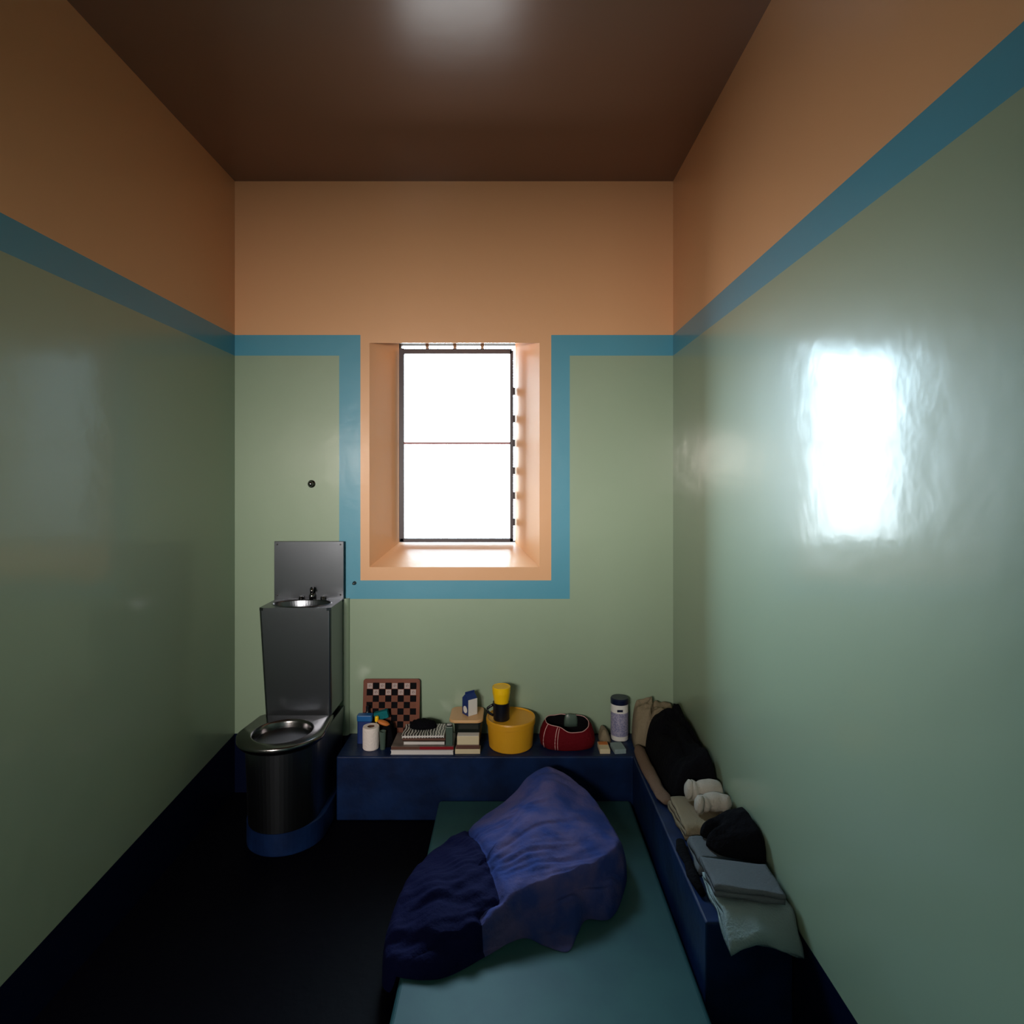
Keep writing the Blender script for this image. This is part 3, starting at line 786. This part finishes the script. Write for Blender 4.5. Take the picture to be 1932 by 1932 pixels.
# grey folded cloth with two white socks rolled on it
tag(obj('grey_shirt', folded_bm(.572, .752, 1.945, 2.150, Z, .332, 3, amp=.006, seed=2, skew=-.02), M['beige'], smooth=True), 'folded beige grey shirt under the rolled white socks', 'shirt')
def roll(name, x0, x1, y, z, r, lab, seed, m, bend=0):
    n = 16; pts = []; rs = []
    for i in range(n+1):
        u = i/n; x = lerp(x0, x1, u)
        e = math.sqrt(max(.02, 1-(2*u-1)**6))
        lump = 1+.18*noise.noise(Vector((u*4, seed, 0)))-.22*math.exp(-((u-.24)/.07)**2)
        pts.append((x, y+bend*math.sin(PI*u), z)); rs.append((r*1.15*e*lump, r*e*lump))
    bm = tube(pts, rs, 24)
    t = tag(obj(name, bm, m, smooth=True), lab, 'socks', 'rolled socks on the side ledge')
    cuff = obj('cuff', tube([(x0+.008, y+.0, z), (x0-.004, y, z+.003), (x0-.012, y, z+.004)], [(r*.8, r*.95), (r*.86, r*.98), (r*.5, r*.6)], 20), m, t, smooth=True)
roll('rolled_socks', .632, .752, 2.115, .332+.0375, .034, 'farther pair of rolled white socks, next to the black jacket', 1.3, M['whitecloth'])
roll('rolled_socks', .640, .752, 2.025, .332+.0335, .030, 'nearer pair of rolled white socks, half hidden by the black clothes', 4.3, M['whitecloth'], .02)
# grey sweater under black clothes
tag(obj('grey_sweater', folded_bm(.568, .748, 1.785, 1.925, Z, .333, 2, amp=.006, seed=5, skew=.02), M['greycloth'], smooth=True), 'folded grey sweater with a corner showing beneath the black clothes', 'sweater')
hb = tps([(.70, 1.88, .085), (.74, 1.85, .105), (.65, 1.88, .065), (.62, 1.88, .05), (.70, 1.79, .06), (.64, 1.80, .04), (.74, 1.78, .085), (.74, 1.91, .085), (.68, 1.915, .07)])
bm = heap_bm([(.612, 1.915), (.610, 1.885), (.650, 1.870), (.606, 1.850), (.625, 1.805), (.66, 1.785), (.754, 1.762), (.758, 1.85), (.758, 1.92), (.68, 1.925)], .338, hb, edge=.03, amp=.006, freq=16, seed=6, center=(.70, 1.86), nr=30, na=120)
tag(obj('black_clothes', bm, M['black'], smooth=True), 'folded black clothes piled between the white socks and the grey towel', 'clothes')
# towels at the near end
def droop(x, y):
    e = max(0, 1.598-y)
    return -e*.95*(.35+.65*max(0, (x-.64)/.12)+.5*max(0, (.64-x)/.09))
tag(obj('towel', folded_bm(.566, .756, 1.535, 1.760, Z, .323, 3, amp=.006, seed=11, droop=droop), M['paletowel'], smooth=True), 'folded pale white towel at the near end of the side ledge, under the grey towel', 'towel', None)
tag(obj('towel', folded_bm(.560, .738, 1.60, 1.745, .3285, .362, 2, amp=.004, seed=12, skew=-.035), M['greycloth'], smooth=True), 'folded grey towel on top of the pale white towel', 'towel', None)
# dark belt hanging on the ledge edge
bm = tube([(.555, 1.95, Z+.010), (.545, 1.90, Z+.011), (.548, 1.84, Z+.010), (.542, 1.78, Z+.011), (.548, 1.70, Z+.010)], [(.014, .009), (.018, .010), (.013, .009), (.017, .010), (.010, .008)], 14)
for v in bm.verts: v.co.z = max(v.co.z, Z+.0003)
tag(obj('dark_scarf', bm, M['black'], smooth=True), 'dark scarf lying along the ledge edge beside the grey towel', 'scarf')

# ============================================================ LIGHT
wd = bpy.data.worlds.new('sky'); bpy.context.scene.world = wd; wd.use_nodes = True
N = wd.node_tree.nodes; L = wd.node_tree.links
bg = N['Background']; bg.inputs['Strength'].default_value = 1
tc = N.new('ShaderNodeTexCoord'); sp = N.new('ShaderNodeSeparateXYZ'); L.new(tc.outputs['Generated'], sp.inputs[0])
rp_ = N.new('ShaderNodeMapRange'); rp_.inputs['From Min'].default_value = -.15; rp_.inputs['From Max'].default_value = .25
L.new(sp.outputs['Z'], rp_.inputs['Value'])
mxn = N.new('ShaderNodeMix'); mxn.data_type = 'RGBA'
WS = 37
mxn.inputs[6].default_value = (.70*WS*.5, .72*WS*.5, .72*WS*.5, 1); mxn.inputs[7].default_value = (.70*WS, .98*WS, 1.18*WS, 1)
L.new(rp_.outputs[0], mxn.inputs[0])
rx_ = N.new('ShaderNodeMapRange'); rx_.inputs['From Min'].default_value = .02; rx_.inputs['From Max'].default_value = .40  # sky dimmed to one side, added to keep the left wall dark
rx_.inputs['To Min'].default_value = 1; rx_.inputs['To Max'].default_value = .05
L.new(sp.outputs['X'], rx_.inputs['Value'])
re_ = N.new('ShaderNodeMapRange'); re_.inputs['From Min'].default_value = .75; re_.inputs['From Max'].default_value = .97  # sky also dimmed overhead, shaped to hold back light on the sill
re_.inputs['To Min'].default_value = 1; re_.inputs['To Max'].default_value = .1
L.new(sp.outputs['Z'], re_.inputs['Value'])
mu = N.new('ShaderNodeMath'); mu.operation = 'MULTIPLY'; L.new(rx_.outputs[0], mu.inputs[0]); L.new(re_.outputs[0], mu.inputs[1])
vm = N.new('ShaderNodeVectorMath'); vm.operation = 'SCALE'; L.new(mxn.outputs[2], vm.inputs[0]); L.new(mu.outputs[0], vm.inputs['Scale'])
L.new(vm.outputs[0], bg.inputs['Color'])
ld = bpy.data.lights.new('window_portal', 'AREA'); ld.shape = 'RECTANGLE'; ld.size = IX[1]-IX[0]+2*FX; ld.size_y = IZ[1]-IZ[0]+2*FZ; ld.cycles.is_portal = True
lo = bpy.data.objects.new('window_portal', ld); C.objects.link(lo); lo.location = ((IX[0]+IX[1])/2, YR+.06+TD, (IZ[0]+IZ[1])/2); lo.rotation_euler = (-PI/2, 0, 0)
# unseen fill lamp beyond the hatch, added to light the far wall frontally
ld = bpy.data.lights.new('corridor_fill_lamp', 'AREA'); ld.shape = 'RECTANGLE'; ld.size = .7; ld.size_y = .6; ld.energy = 150; ld.color = (1, .90, .80)
lo = bpy.data.objects.new('corridor_fill_lamp', ld); C.objects.link(lo); lo.location = (-1.0, -1.5, 1.75); lo.rotation_euler = (math.radians(84), 0, math.radians(-12))

# ============================================================ CAMERA
cd = bpy.data.cameras.new('camera'); cam = bpy.data.objects.new('camera', cd); C.objects.link(cam)
cam.location = (0, 0, EYE); cam.rotation_euler = (PI/2, 0, 0)
cd.sensor_width = 36; cd.lens = 1120/1932*36; cd.shift_x = 1/1932; cd.shift_y = -61/1932; cd.clip_start = .02
sc = bpy.context.scene; sc.camera = cam
sc.view_settings.view_transform = 'Standard'; sc.view_settings.look = 'None'; sc.view_settings.gamma = 1; sc.view_settings.exposure = 0
